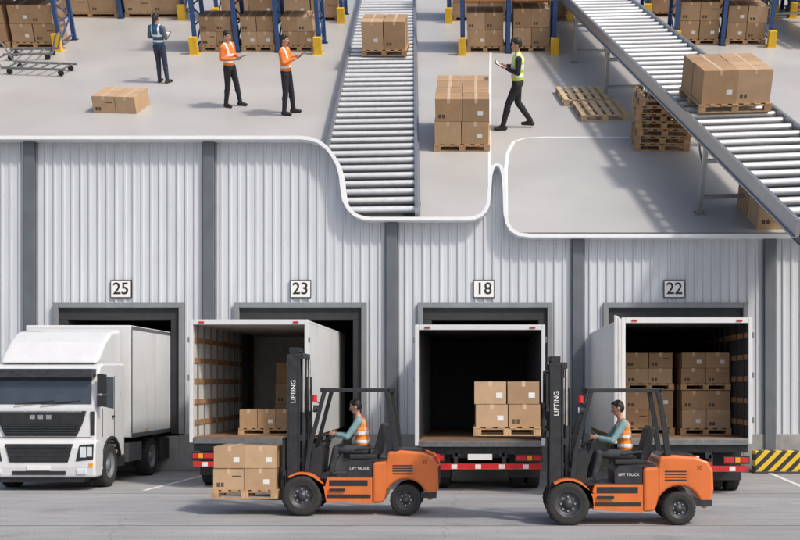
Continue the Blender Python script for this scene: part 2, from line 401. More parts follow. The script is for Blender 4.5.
# ------------------------------------------------------------------ wheels
def wheel(b,c,axis,r,wd,rim,side=-1,seg=36):
    h=wd/2
    prof=[(r*.6,-h*.9),(r*.8,-h),(r*.93,-h*.95),(r,-h*.72),(r,h*.72),(r*.93,h*.95),(r*.8,h),(r*.6,h*.9)]
    b.lathe(c,axis,prof,rubber,seg)
    s=side
    prof=[(r*.62,s*h*.9),(r*.58,s*h*.92),(r*.55,s*h*.6),(r*.40,s*h*.35),(r*.22,s*h*.45),(r*.2,s*h*.8),(.001,s*h*.85)]
    b.lathe(c,axis,prof,rim,seg)
    prof=[(r*.62,-s*h*.85),(.001,-s*h*.6)]
    b.lathe(c,axis,prof,rim,seg)
    for i in range(8):
        t=2*math.pi*i/8; ca,sa=math.cos(t)*r*.33,math.sin(t)*r*.33
        if axis=='Y': p0=(c[0]+ca,c[1]+s*h*.35,c[2]+sa);p1=(c[0]+ca,c[1]+s*h*.58,c[2]+sa)
        else: p0=(c[0]+s*h*.35,c[1]+ca,c[2]+sa);p1=(c[0]+s*h*.58,c[1]+ca,c[2]+sa)
        b.cyl(p0,p1,r*.045,chrome,seg=6)
    n=26
    for i in range(n):
        t=2*math.pi*i/n
        for sg in (-1,1):
            Tm=(Matrix.Translation(c)@(Matrix.Rotation(t,4,'Y') if axis=='Y' else Matrix.Rotation(t,4,'X')))
            if axis=='Y': b.box(r*.985,r*1.018,sg*h*.1,sg*h*.8,-r*.05,r*.05,rubber,Tm) if sg>0 else b.box(r*.985,r*1.018,-h*.8,-h*.1,-r*.0,r*.1,rubber,Tm)
            else: b.box(sg*h*.1 if sg>0 else -h*.8, h*.8 if sg>0 else -h*.1, r*.985,r*1.018,-r*.05,r*.05,rubber,Tm)

# ------------------------------------------------------------------ white cab truck (front faces -Y)
tr=empty('box_truck',T(-9.13,22.9,0)); 
b=Bld(); hw=1.13
arch=[(.95+.56*math.cos(t),.48+.56*math.sin(t)) for t in [math.radians(a) for a in range(0,181,18)]]
prof=[(.03,.62),(.0,.9),(0,1.3),(.03,1.72),(.20,2.46),(.30,2.60),(.5,2.66),(1.86,2.68),(1.86,.62),(1.51,.62)]+arch[1:-1]+[(.39,.62)]
b.prism(prof,'yz',-hw,hw,white_p)
b.build('cab',tr,bevel=.07,seg=4)
b=Bld()
b.prism([(.34,2.66),(.46,2.80),(.85,3.14),(1.25,3.36),(1.9,3.46),(1.9,2.66)],'yz',-1.04,1.04,white_p)
b.build('roof_deflector',tr,bevel=.14,seg=5)
b=Bld()
def quadslab(b,y0,z0,y1,z1,x0,x1,t,mat,inset=0):
    b.add([(x0,y0-t,z0),(x1,y0-t,z0),(x1-inset,y1-t,z1),(x0+inset,y1-t,z1),(x0,y0+.05,z0),(x1,y0+.05,z0),(x1-inset,y1+.05,z1),(x0+inset,y1+.05,z1)],[(0,1,2,3),(4,5,6,7),(0,1,5,4),(1,2,6,5),(2,3,7,6),(3,0,4,7)],mat)
quadslab(b,.045,1.80,.175,2.36,-1.03,1.03,.012,glass,.04)
for s in(-1,1):
    x0,x1=(hw-.02,hw+.006) if s>0 else (-hw-.006,-hw+.02)
    b.prism([(.36,1.75),(.45,2.38),(1.12,2.38),(1.12,1.68)],'yz',x0,x1,glass)
b.build('windows',tr,bevel=.01)
b=Bld()
quadslab(b,.15,2.38,.20,2.54,-1.08,1.08,.20,dkgrey,.02)
b.prism([(-.93,1.66),(.93,1.66),(.86,1.40),(.74,1.14),(-.74,1.14),(-.86,1.40)],'xz',-.045,.03,black_p)
for i in range(5): b.box(-.80+.012*i-0,.80-.012*i,-.064,-.046,1.40-.052*i,1.425-.052*i,dkgrey)
b.box(-.86,.86,-.06,-.04,1.635,1.655,chrome)
for xx in (-.17,0,.17): b.box(xx-.055,xx+.055,-.06,-.046,1.49,1.58,chrome)
b.box(-.24,.24,-.155,-.135,.43,.53,label)
b.beam((-.55,-.005,1.80),(.25,.04,1.87),.02,.025,black_p); b.beam((.0,-.005,1.80),(.8,.04,1.87),.02,.025,black_p)
for s in(-1,1):
    b.box(*sorted((s*1.02,s*1.10)),-.012,.02,1.15,1.65,dkgrey)
b.box(-1.05,1.05,-.004,.02,1.105,1.118,dkgrey)
b.build('grille',tr,bevel=.010)
b=Bld()
b.prism([(-.10,.28),(-.13,.5),(-.12,.9),(-.06,1.05),(.1,1.07),(.40,1.0),(.40,.45),(.3,.28)],'yz',-1.16,1.16,white_p)
b.build('bumper',tr,bevel=.05,seg=3)
b=Bld()
b.prism([(-.70,.98),(.70,.98),(.60,.60),(-.60,.60)],'xz',-.15,-.10,black_p)
for i in range(4): b.box(-.62+.02*0,.62,-.165,-.149,.65+.085*i,.675+.085*i,dkgrey)
b.box(-.9,.9,-.05,.3,.18,.285,black_p); b.box(-.55,.55,-.142,-.10,.34,.42,black_p)
for s in(-1,1):
    b.prism([(s*.76,.62),(s*1.12,.66),(s*1.13,.98),(s*.84,.96)],'xz',-.142,-.10,black_p)
    b.box(*sorted((s*.85,s*.98)),-.152,-.13,.70,.92,lampg); b.box(*sorted((s*1.0,s*1.10)),-.152,-.13,.72,.92,lampg)
    b.box(*sorted((s*.78,s*.98)),-.142,-.11,.36,.47,lampg)
    b.box(*sorted((s*1.03,s*1.12)),-.142,-.09,.5,.58,amber)
b.build('headlights',tr,bevel=.010)
b=Bld()
for s in(-1,1):
    b.beam((s*1.1,.2,2.42),(s*1.28,.02,2.42),.03,.03,black_p); b.beam((s*1.1,.25,1.75),(s*1.28,.02,1.78),.03,.03,black_p)
    xa,xb=sorted((s*1.17,s*1.34)); b.box(xa,xb,-.04,.06,2.02,2.42,black_p); b.box(xa,xb,-.04,.06,1.76,1.98,black_p)
    b.box(xa+.02,xb-.02,.058,.064,2.05,2.39,chrome)
b.build('mirrors',tr,bevel=.03,seg=3)
b=Bld()
for s in(-1,1):
    x=s*(hw+.004); 
    b.box(x-.008,x+.008,1.15,1.165,.95,2.4,dkgrey); b.box(x-.008,x+.008,.40,.412,1.1,1.7,dkgrey)
    b.box(min(x,x+s*.03),max(x,x+s*.03),1.0,1.12,1.5,1.54,black_p)
    b.box(min(s*.9,s*1.14),max(s*.9,s*1.14),1.5,1.84,.40,.60,black_p)
    for i in range(12):
        t0=math.radians(15*i);t1=math.radians(15*(i+1));r0,r1=.56,.62
        b.prism([(.95+r0*math.cos(t0),.48+r0*math.sin(t0)),(.95+r1*math.cos(t0),.48+r1*math.sin(t0)),(.95+r1*math.cos(t1),.48+r1*math.sin(t1)),(.95+r0*math.cos(t1),.48+r0*math.sin(t1))],'yz',*sorted((s*1.0,s*1.165)),black_p)
    b.box(*sorted((s*.75,s*1.12)),2.15,3.15,.45,.88,midgrey)
    b.box(*sorted((s*1.0,s*1.15)),4.55,5.0,.35,.9,black_p)
b.box(-.5,.5,.4,5.0,.55,.95,dkgrey); b.box(-1.0,1.0,1.9,2.05,.6,2.4,dkgrey)
b.box(-.9,.9,.5,1.4,.4,.6,black_p)
b.build('chassis',tr,bevel=.02)
b=Bld()
b.box(-1.2,1.2,2.1,7.0,1.0,3.56,white_box)
b.build('cargo_box',tr,bevel=.03,seg=3)
b=Bld()
for s in(-1,1):
    xs_=sorted((s*1.2,s*1.212)); b.box(*xs_,2.12,7,1.0,1.10,midgrey); b.box(*xs_,2.12,7,3.47,3.54,midgrey); b.box(*xs_,2.11,2.17,1.11,3.46,midgrey)
    for k in range(1,5): b.box(*sorted((s*1.2,s*1.204)),2.15+k*1.0,2.165+k*1.0,1.12,3.46,offw)
    b.box(*sorted((s*1.2,s*1.216)),3.2,3.3,1.13,1.17,amber)
b.build('box_trim',tr)
b=Bld()
for s in(-1,1):
    wheel(b,(s*.98,.95,.47),'X',.47,.3,rim_g,s); wheel(b,(s*.96,4.0,.47),'X',.47,.34,rim_g,s)
b.build('wheels',tr)

# ------------------------------------------------------------------ open trailers (rear faces -Y)
def trailer(x,y,w,zf,zt,liner,slats=True,name='box_trailer',doors_=(0,0),L=6.4):
    e=empty(name,T(x,y,0)); h=w/2; t=.05
    b=Bld()
    b.box(-h,-h+t,0.06,L,zf-.02,zt-.06,white_box); b.box(h-t,h,0.06,L,zf-.02,zt-.06,white_box)
    b.box(-h,h,0.06,L,zt-.059,zt,white_box); b.box(-h+t,h-t,L-.05,L,zf,zt-.06,white_box)
    b.build('shell',e,bevel=.008)
    b=Bld()
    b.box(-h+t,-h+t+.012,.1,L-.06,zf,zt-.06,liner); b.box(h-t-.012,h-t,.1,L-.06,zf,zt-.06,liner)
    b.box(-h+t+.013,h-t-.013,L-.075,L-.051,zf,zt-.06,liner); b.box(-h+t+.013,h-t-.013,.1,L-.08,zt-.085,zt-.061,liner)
    b.box(-h+t,h-t,.05,L-.08,zf-.1,zf-.001,ply)
    b.build('lining',e)
    b=Bld()
    for s in (-1,1):
        x0=s*(h-t-.012)
        if slats:
            for k in range(5):
                zz=zf+.25+k*.44; b.box(*sorted((x0,x0-s*.022)),.12,L-.1,zz,zz+.11,wood_slat)
        k=.35
        while k<L-.2:
            b.box(*sorted((x0,x0-s*.03)),k,k+.05,zf+.01,zt-.09,dkgrey if liner is liner_dk else midgrey); k+=.58
    b.build('wall_slats',e)
    b=Bld()
    f=.07
    b.box(-h-.01,-h+f,0,.06,zf-.12,zt+.01,white_p); b.box(h-f,h+.01,0,.06,zf-.12,zt+.01,white_p)
    b.box(-h+f,h-f,0,.06,zt-.10,zt+.01,white_p); b.box(-h+f,h-f,-.01,.06,zf-.14,zf-.015,midgrey)
    for s in(-1,1):
        for zz in (zf+.3,zf+1.2,zf+2.0): b.box(*sorted((s*(h+.01),s*(h+.045))),.0,.07,zz,zz+.12,midgrey)
        b.box(s*(h-.25)-.06,s*(h-.25)+.06,-.02,0,zt-.07,zt-.03,red_l)
    b.build('rear_frame',e,bevel=.01)
    b=Bld()
    for s,ang in zip((-1,1),doors_):
        if ang:
            R=T(s*(h+.03),0,0)@Rz(-s*ang)
            b.box(-.02,.02,.02,1.22,zf-.05,zt-.02,white_box,R)
            b.box(.021,.04,.9,.93,zf,zt-.05,chrome,R)
            b.box(-.04,-.021,.9,.93,zf,zt-.05,chrome,R)
    if b.v: b.build('door_leaves',e,bevel=.006)
    b=Bld()
    for s in(-1,1): b.box(s*.45-.06,s*.45+.06,.1,4.9,.72,zf-.14,dkgrey)
    b.box(-h+.05,h-.05,.12,.3,zf-.3,zf-.141,dkgrey)
    for i in range(6): b.box(-h+.1,h-.1,.6+i*.7,.66+i*.7,zf-.2,zf-.101,dkgrey)
    for s in(-1,1):
        b.box(s*.5-.04,s*.5+.04,.1,.22,.45,.8,dkgrey)
        b.box(*sorted((s*.72,s*(h-.04))),.03,.10,.62,.78,black_p)
        b.box(*sorted((s*.75,s*.95)),.015,.03,.65,.75,red_l); b.box(*sorted((s*.97,s*1.07)),.015,.03,.65,.75,amber); b.box(*sorted((s*1.09,s*(h-.06))),.015,.03,.65,.75,red_l)
        b.box(*sorted((s*.62,s*(h-.08))),.55,.57,.25,.85,black_p)
    b.box(-h+.06,h-.06,.05,.15,.46,.58,red_l)
    for i in range(5):
        xx=-h+.25+i*(2*h-.5)/4.4; b.box(xx,xx+.12,.046,.05,.475,.565,label)
    b.box(-.25,.25,.03,.05,.66,.78,label)
    b.build('chassis',e,bevel=.006)
    b=Bld()
    for s in(-1,1):
        for yy in (1.1,2.25):
            wheel(b,(s*(h-.2),yy,.48),'X',.48,.28,rim_g,s,28); wheel(b,(s*(h-.54),yy,.48),'X',.48,.28,rim_g,s,28)
    b.cyl((-h+.3,1.1,.48),(h-.3,1.1,.48),.07,dkgrey); b.cyl((-h+.3,2.25,.48),(h-.3,2.25,.48),.07,dkgrey)
    b.build('wheels',e)
    return e
t1=trailer(-4.90,23.3,2.5,1.1,3.58,offw)
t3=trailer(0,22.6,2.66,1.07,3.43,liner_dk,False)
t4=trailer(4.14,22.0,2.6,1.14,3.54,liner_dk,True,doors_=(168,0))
def placed(fn,name,m):
    b=Bld(); fn(b); return b.build(name,matrix=m,bevel=.006,seg=1)
placed(lambda b: load(b,-.62,.62,0,1.0,0,3,2,1,.42),'pallet_of_boxes',T(-4.72,24.3,1.102))
def f(b):
    load(b,-.6,.6,0,1.0,0,2,2,2,.5)
    for i in range(2): carton(b,-.58+i*.58,.1,1.142,.56,.8,.5)
placed(f,'pallet_of_boxes',T(-4.32,26.3,1.102))
for x,yy in ((3.62,23.5),(4.80,23.35)):
    placed(lambda b: load(b,-.54,.54,0,1.0,0,2,2,2,.40),'pallet_of_boxes',T(x,yy,1.142))
    placed(lambda b: load(b,-.53,.53,0,1.0,0,2,2,2,.33),'pallet_of_boxes',T(x,yy+.02,2.092))

# ------------------------------------------------------------------ forklift (faces -X)
def forklift(x,y,fh,name='forklift',mtop=2.84):
    e=empty(name,T(x,y,0))
    def arcp(cx,cz,r,a0,a1,n=8): return [(cx+r*math.cos(math.radians(a0+(a1-a0)*i/n)),cz+r*math.sin(math.radians(a0+(a1-a0)*i/n))) for i in range(n+1)]
    b=Bld()
    cw=[(1.18,.20)]+[(1.36,.22)]+arcp(1.74,.27,.345,172,8,10)[0:]+[(2.14,.24),(2.25,.34),(2.29,.55),(2.28,.86),(2.20,1.0),(2.02,1.07),(1.66,1.10),(1.44,1.08),(1.40,.92),(1.18,.90)]
    b.prism(cw,'xz',-.50,.50,orange)
    b.build('counterweight',e,bevel=.05,seg=4)
    b=Bld()
    body=[(.40,.24),(1.176,.20),(1.176,.64),(.42,.64),(.38,.5)]
    b.prism(body,'xz',-.49,.49,orange)
    fen=arcp(0,.34,.40,125,0,8)+[(.405,.5),(.36,.5),(.36,.34)]+arcp(0,.34,.365,0,125,8)[1:]
    for s in(-1,1): b.prism(fen,'xz',*sorted((s*.30,s*.57)),orange)
    b.box(-.12,.4,-.29,.29,.24,.66,dkgrey)
    b.build('body',e,bevel=.02,seg=3)
    b=Bld()
    b.prism([(.74,.645),(1.174,.645),(1.174,.905),(1.395,.925),(1.39,.93),(1.36,.955),(.80,.92),(.73,.84)],'xz',-.46,.46,dkgrey)
    b.box(.42,1.15,-.497,-.491,.30,.36,black_p); b.box(.46,.72,-.53,-.491,.42,.46,black_p)
    b.box(.45,1.1,-.4925,-.4905,.50,.60,black_p)
    b.prism([(.08,.645),(.16,1.12),(.30,1.17),(.34,1.10),(.30,.645)],'xz',-.40,.40,black_p)
    b.box(.3,.74,-.44,.44,.62,.652,black_p)
    b.box(2.0,2.26,-.506,-.496,.30,.40,dkgrey)
    for i in range(4): b.box(1.52,1.86,-.505,-.499,.70+.045*i,.72+.045*i,black_p)
    b.box(1.425,1.433,-.503,-.497,.32,1.02,black_p)
    b.prism([(1.46,1.08),(1.52,1.125),(1.98,1.10),(2.05,1.06)],'xz',-.36,.36,dkgrey)
    for i in range(5): b.box(2.285,2.296,-.3+.13*i,-.22+.13*i,.5,.8,black_p)
    for s in(-1,1): b.box(2.2,2.275,*sorted((s*.36,s*.46)),.9,.985,red_l)
    b.build('cowl_and_hood',e,bevel=.012)
    b=Bld()
    b.box(.76,1.24,-.25,.25,.93,1.02,seat_m); b.prism([(1.16,1.0),(1.30,1.0),(1.42,1.52),(1.33,1.56),(1.28,1.5)],'xz',-.24,.24,seat_m)
    b.beam((.85,-.27,1.1),(1.2,-.27,1.14),.05,.05,seat_m)
    b.build('seat',e,bevel=.035,seg=3)
    b=Bld()
    for s in(-1,1):
        y0=s*.45
        b.beam((.06,y0,.66),(.12,y0,1.15),.06,.07,black_p,(1,0,0)); b.beam((.12,y0,1.15),(.37,y0,2.10),.05,.07,black_p,(1,0,0))
        b.beam((1.58,y0,1.05),(1.50,y0,1.7),.06,.09,black_p,(1,0,0)); b.beam((1.50,y0,1.7),(1.42,y0,2.10),.06,.08,black_p,(1,0,0))
        b.beam((.34,y0,2.115),(1.47,y0,2.115),.06,.06,black_p)
        b.beam((.09,y0,1.3-.2),(.1,y0,1.2),.04,.04,black_p)
    for i in range(8): b.box(.36+i*.155,.39+i*.155,-.42,.42,2.10,2.14,black_p)
    b.box(.30,.36,-.48,.48,2.08,2.15,black_p); b.box(1.44,1.50,-.48,.48,2.08,2.15,black_p)
    b.cyl((.28,-.42,1.80),(.18,-.42,1.80),.06,dkgrey); b.cyl((.18,-.42,1.80),(.165,-.42,1.80),.055,lampg)
    b.cyl((.2,-.46,1.92),(.2,-.46,2.03),.045,red_l,seg=12); b.beam((.3,-.44,1.9),(.2,-.46,1.92),.02,.02,black_p)
    b.build('overhead_guard',e,bevel=.008)
    b=Bld()
    b.cyl((.22,0,.8),(.40,0,1.26),.03,black_p)
    seg=28; R=T(.41,0,1.29)@Ry(-25)
    for i in range(seg):
        t0=2*math.pi*i/seg;t1=2*math.pi*(i+1)/seg
        b.cyl(R@Vector((.16*math.cos(t0),.16*math.sin(t0),0)),R@Vector((.16*math.cos(t1),.16*math.sin(t1),0)),.014,black_p,seg=8,caps=False)
    for a in (90,210,330): b.beam(R@Vector((0,0,-.02)),R@Vector((.16*math.cos(math.radians(a)),.16*math.sin(math.radians(a)),0)),.03,.012,black_p)
    for i in range(3): b.cyl((.24,.2+.07*i,1.12),(.27,.2+.07*i,1.32),.008,chrome,seg=8); b.sph((.27,.2+.07*i,1.33),.02,black_p)
    b.build('steering_wheel',e)
    b=Bld()
    for s in(-1,1):
        y0=s*.34
        b.box(-.26,-.08,y0-.03,y0+.03,.10,mtop-.12,dkgrey); b.box(-.28,-.255,y0-.05,y0+.05,.10,mtop-.12,black_p); b.box(-.085,-.06,y0-.05,y0+.05,.1,mtop-.12,black_p)
        b.box(-.25,-.10,y0*.76-.025,y0*.76+.025,.16,mtop,black_p)
        b.cyl((-.01,y0*.9,.2),(-.01,y0*.9,mtop-1.1),.045,dkgrey); b.cyl((-.01,y0*.9,mtop-1.1),(-.01,y0*.9,mtop-.2),.028,chrome)
        b.cyl((-.17,y0*.35,.3),(-.17,y0*.35,mtop-.25),.015,midgrey,seg=8)
        b.cyl((.06,y0*.6,.6),(.04,y0*.6,mtop-.5),.018,black_p,seg=8)
        b.beam((.1,y0*.9,.8),(-.08,y0*.9,.95),.06,.06,dkgrey)
    for zz in (.3,1.25,mtop-.2): b.box(-.10,-.0,-.37,.37,zz,zz+.10,dkgrey)
    b.box(-.26,-.1,-.28,.28,mtop-.08,mtop,black_p); b.box(-.06,-.04,-.28,.28,mtop-.35,mtop-.1,black_p)
    b.build('mast',e,bevel=.008)
    b=Bld()
    b.box(-.34,-.29,-.45,.45,fh+.02,fh+.12,dkgrey); b.box(-.34,-.29,-.45,.45,fh+.42,fh+.52,dkgrey)
    for s in(-1,1):
        b.box(-.29,-.20,s*.24-.04,s*.24+.04,fh-.05,fh+.55,dkgrey)
        b.box(-.39,-.345,s*.27-.06,s*.27+.06,fh,fh+.55,black_p)
        b.prism([(-.39,fh),(-1.48,fh+.022),(-1.48,fh+.03),(-.39,fh+.045)],'xz',s*.27-.06,s*.27+.06,black_p)
        b.box(-.34,-.30,*sorted((s*.43,s*.47)),fh+.5,fh+1.05,black_p)
    b.box(-.34,-.30,-.47,.47,fh+1.02,fh+1.07,black_p)
    for i in range(5): b.box(-.335,-.31,-.3+.14*i,-.27+.14*i,fh+.5,fh+1.02,black_p)
    b.build('fork_carriage',e,bevel=.005)
    b=Bld()
    for s in(-1,1):
        wheel(b,(0,s*.46,.34),'Y',.335,.23,rim_dk,s); wheel(b,(1.74,s*.43,.265),'Y',.26,.19,rim_dk,s)
    b.build('wheels',e)
    text('LIFTING',.11,T(-.17,-.372,mtop-.75)@Ry(-90)@Rx(90)@Rz(0),sign_w,'mast_lettering',e,.001,.001)
    text('LIFT TRUCK',.062,T(.96,-.4605,.79)@Rx(90),sign_w,'hood_lettering',e,.001)
    text('30',.09,T(2.06,-.5005,.90)@Rx(90),ink,'capacity_number',e,.001)
    return e
F1=(-2.99,19.0); F2=(1.38,17.75)
forklift(*F1,.245); forklift(*F2,1.36,mtop=2.66)
placed(lambda b: load(b,-.56,.56,-.5,.5,0,2,2,2,.37),'pallet_of_boxes',T(F1[0]-.97,F1[1],.29))
placed(lambda b: load(b,-.53,.53,-.5,.5,0,2,2,2,.36),'pallet_of_boxes',T(F2[0]-.95,F2[1],1.40))

# ------------------------------------------------------------------ people (local: forward +X, left +Y)
def unit_sphere(nr=10,ns=14):
    vs=[(0,0,1)];fs=[]
    for i in range(1,nr):
        p=math.pi*i/nr
        for j in range(ns):
            t=2*math.pi*j/ns; vs.append((math.sin(p)*math.cos(t),math.sin(p)*math.sin(t),math.cos(p)))
    vs.append((0,0,-1)); 
    for j in range(ns): fs.append((0,1+j,1+(j+1)%ns))
    for i in range(nr-2):
        for j in range(ns):
            a=1+i*ns+j;c=1+i*ns+(j+1)%ns; fs.append((a,a+ns,c+ns,c))
    l=len(vs)-1;o=1+(nr-2)*ns
    for j in range(ns): fs.append((l,o+(j+1)%ns,o+j))
    return vs,fs
US=unit_sphere()
def person(name,matrix,mats,P=(0,0,.94),lean=0.,knees=None,ankles=None,elbows=None,wrists=None,hx=0.,hturn=0.,hnod=0.,bands=(1.08,1.22),vc=(.9,.25,.03),tablet=None,longhair=False,parent=None,palms=None,foot=0.):
    P=Vector(P); up=Vector((math.sin(lean),0,math.cos(lean))); fw=Vector((math.cos(lean),0,-math.sin(lean))); lf=Vector((0,1,0))
    F=lambda u,v,w: P+fw*u+lf*v+up*w
    RT=Matrix((fw,lf,up)).transposed()
    pr=[]
    def cap(a,c,ra,rb,l): pr.append(('c',Vector(a),Vector(c),ra,rb,l))
    def ell(c,r,l,R=RT): pr.append(('e',Vector(c),Vector(r),R,None,l))
    ell(F(-.01,0,.0),(.115,.165,.12),'pants')
    ell(F(0,0,.12),(.122,.165,.15),'vest'); ell(F(.0,0,.30),(.128,.178,.19),'vest'); ell(F(-.01,0,.40),(.122,.184,.13),'vest')
    cap(F(-.01,-.13,.475),F(-.01,.13,.475),.066,.066,'vest'); cap(F(-.01,-.08,.50),F(-.01,.08,.50),.06,.06,'vest')
    cap(F(-.01,0,.49),F(.015,0,.60),.055,.050,'skin')
    H=F(.02,0,.70)
    Rh=RT@Matrix.Rotation(hturn,3,'Z')@Matrix.Rotation(hnod,3,'Y')
    hp=lambda x,y,z: H+Rh@Vector((x,y,z))
    ell(hp(0,0,.005),(.092,.076,.108),'skin',Rh); ell(hp(.028,0,-.055),(.062,.056,.058),'skin',Rh)
    cap(hp(.086,0,.0),hp(.107,0,-.022),.009,.014,'skin')
    for s in(-1,1): ell(hp(-.004,s*.078,-.008),(.018,.010,.03),'skin',Rh)
    cap(hp(.078,-.018,-.052),hp(.078,.018,-.052),.011,.011,'skin')
    ell(hp(-.018,0,.028),(.090,.084,.100),'hair',Rh); ell(hp(-.03,0,-.01),(.074,.078,.075),'hair',Rh); ell(hp(.03,0,.085),(.052,.062,.032),'hair',Rh)
    if longhair: cap(hp(-.07,0,-.02),hp(-.10,0,-.17),.055,.025,'hair')
    hips=[P+Vector((0,s*.088,-.03)) for s in(1,-1)]
    for k in range(2):
        s=(1,-1)[k]; kn=Vector(knees[k]);an=Vector(ankles[k])
        cap(hips[k],kn,.095,.066,'pants'); cap(kn,an+Vector((0,0,.02)),.066,.052,'pants')
        mid=kn.lerp(an,.3)+Vector((-.012,0,0)); cap(mid,kn.lerp(an,.5),.063,.056,'pants')
        fd=Vector((math.cos(foot),s*.18,-math.sin(foot))).normalized()
        cap(an+Vector((0,0,.03)),an+Vector((-.01,0,-.03)),.046,.046,'shoe')
        cap(an+fd*(-.045)+Vector((0,0,-.045)),an+fd*.15+Vector((0,0,-.052)),.042,.036,'shoe'); cap(an+fd*.02+Vector((0,0,-.02)),an+fd*.12+Vector((0,0,-.05)),.042,.036,'shoe')
        sh=F(-.01,s*.188,.455); el=Vector(elbows[k]);wr=Vector(wrists[k])
        cap(sh,el,.066,.050,'sleeve'); cap(el,el.lerp(wr,.86),.050,.038,'sleeve'); cap(el.lerp(wr,.8),wr,.030,.027,'skin')
        d=(wr-el).normalized(); n=Vector(palms[k]) if palms else Vector((0,-s,0))
        n=(n-d*n.dot(d)).normalized(); sd_=d.cross(n).normalized()
        if sd_.z<0: sd_=-sd_
        Rm=Matrix((d,sd_,n)).transposed()
        ell(wr+d*.05,(.052,.038,.017),'skin',Rm); 
        for o,ln in zip((.031,.0105,-.0105,-.031),(.038,.045,.041,.032)):
            a=wr+d*.085+sd_*o; c=a+d*ln+n*.006; g=c+(d*.45+n*.9).normalized()*ln*.8
            cap(a,c,.0095,.0088,'skin'); cap(c,g,.0088,.0078,'skin')
        a=wr+d*.025+sd_*.03; c=a+(sd_*.7+d*.6+n*.3).normalized()*.04; g=c+(d*.7+n*.6).normalized()*.03
        cap(a,c,.013,.011,'skin'); cap(c,g,.011,.009,'skin')
    V=[];Fc=[]
    def addv(vs,fs):
        o=len(V); V.extend(vs); Fc.extend([tuple(i+o for i in f) for f in fs])
    for p in pr:
        if p[0]=='e':
            _,c,r,R,_,_l=p; addv([c+R@Vector((v[0]*r[0],v[1]*r[1],v[2]*r[2])) for v in US[0]],US[1])
        else:
            _,a,c,ra,rb,_l=p; d=(c-a); 
            d=d.normalized() if d.length>1e-6 else Vector((0,0,1)); x=d.orthogonal().normalized(); y=d.cross(x); R=Matrix((x,y,d)).transposed()
            vs=[]
            for v in US[0]:
                q=R@Vector(v); vs.append((c+q*rb) if v[2]>1e-6 else (a+q*ra))
            addv(vs,US[1])
    me=bpy.data.meshes.new('tmp'); me.from_pydata([tuple(v) for v in V],[],Fc); me.update()
    o=bpy.data.objects.new('tmp',me); col.objects.link(o)
    r=o.modifiers.new('r','REMESH'); r.mode='VOXEL'; r.voxel_size=.0085
    sm=o.modifiers.new('s','SMOOTH'); sm.factor=.5; sm.iterations=3
    dg=bpy.context.evaluated_depsgraph_get(); dg.update()
    m2=bpy.data.meshes.new_from_object(o.evaluated_get(dg)); bpy.data.objects.remove(o)
    m2.name=name
    names=['skin','hair','vest','sleeve','pants','shoe']
    vm=vest_mat('vest_'+name,vc,bands)
    tb=dict(mats); tb['vest']=vm; tb['skin']=skin; tb['hair']=hair_m; tb['shoe']=shoe_m
    m2.materials.clear()
    for nme in names: m2.materials.append(tb[nme])
    nf=len(m2.polygons); C=np.zeros(nf*3); m2.polygons.foreach_get('center',C); C=C.reshape(-1,3)
    best=np.full(nf,1e9); idx=np.zeros(nf,int)
    for p in pr:
        if p[0]=='e':
            R=np.array(p[3]); q=(C-np.array(p[1]))@R/np.array(p[2]); d=(np.linalg.norm(q,axis=1)-1)*min(p[2])
        else:
            a=np.array(p[1]);c=np.array(p[2]);ab=c-a;L=max(ab@ab,1e-9)
            t=np.clip((C-a)@ab/L,0,1); d=np.linalg.norm(C-(a+t[:,None]*ab),axis=1)-(p[3]+(p[4]-p[3])*t)
        u=d<best; best[u]=d[u]; idx[u]=names.index(p[5])
    m2.polygons.foreach_set('material_index',idx.tolist()); m2.polygons.foreach_set('use_smooth',[True]*nf)
    body=bpy.data.objects.new(name,m2); col.objects.link(body); body.matrix_basis=matrix
    if parent is not None: body.parent=parent
    b=Bld()
    for s in(-1,1):
        c=hp(.082,s*.030,.008); b.sph(c,(.011,.013,.009),eye_w); c=hp(.0915,s*.030,.008); b.sph(c,(.0045,.006,.006),ink)
        b.beam(hp(.088,s*.014,.032),hp(.080,s*.046,.032),.008,.007,hair_m)
    b.beam(hp(.088,-.022,-.052),hp(.088,.022,-.052),.007,.008,lip)
    b.build('face',body)
    if tablet is not None:
        q=Bld(); c,sz,rot=tablet; q.box(-sz[0]/2,sz[0]/2,-sz[1]/2,sz[1]/2,-.008,.008,tab_m); q.box(-sz[0]/2+.015,sz[0]/2-.015,-sz[1]/2+.015,sz[1]/2-.015,.0082,.0092,label)
        q.build('tablet',body,matrix=T(*c)@rot,bevel=.004)
    return body
for fx,fy in (F1,F2):
    person('forklift_driver',T(fx,fy,0)@Rz(180)@T(-.98,0,1.0)@Matrix.Scale(1.05,4)@T(.98,0,-1.0),{'sleeve':teal,'pants':greytr},
        P=(-.98,0,1.10),lean=.16,knees=((-.55,.13,1.10),(-.55,-.13,1.10)),ankles=((-.47,.14,.735),(-.42,-.14,.735)),
        elbows=((-.74,.25,1.30),(-.74,-.25,1.30)),wrists=((-.53,.13,1.335),(-.53,-.13,1.335)),palms=((0,-1,-.3),(0,1,-.3)),bands=(1.22,1.36),hnod=.12)
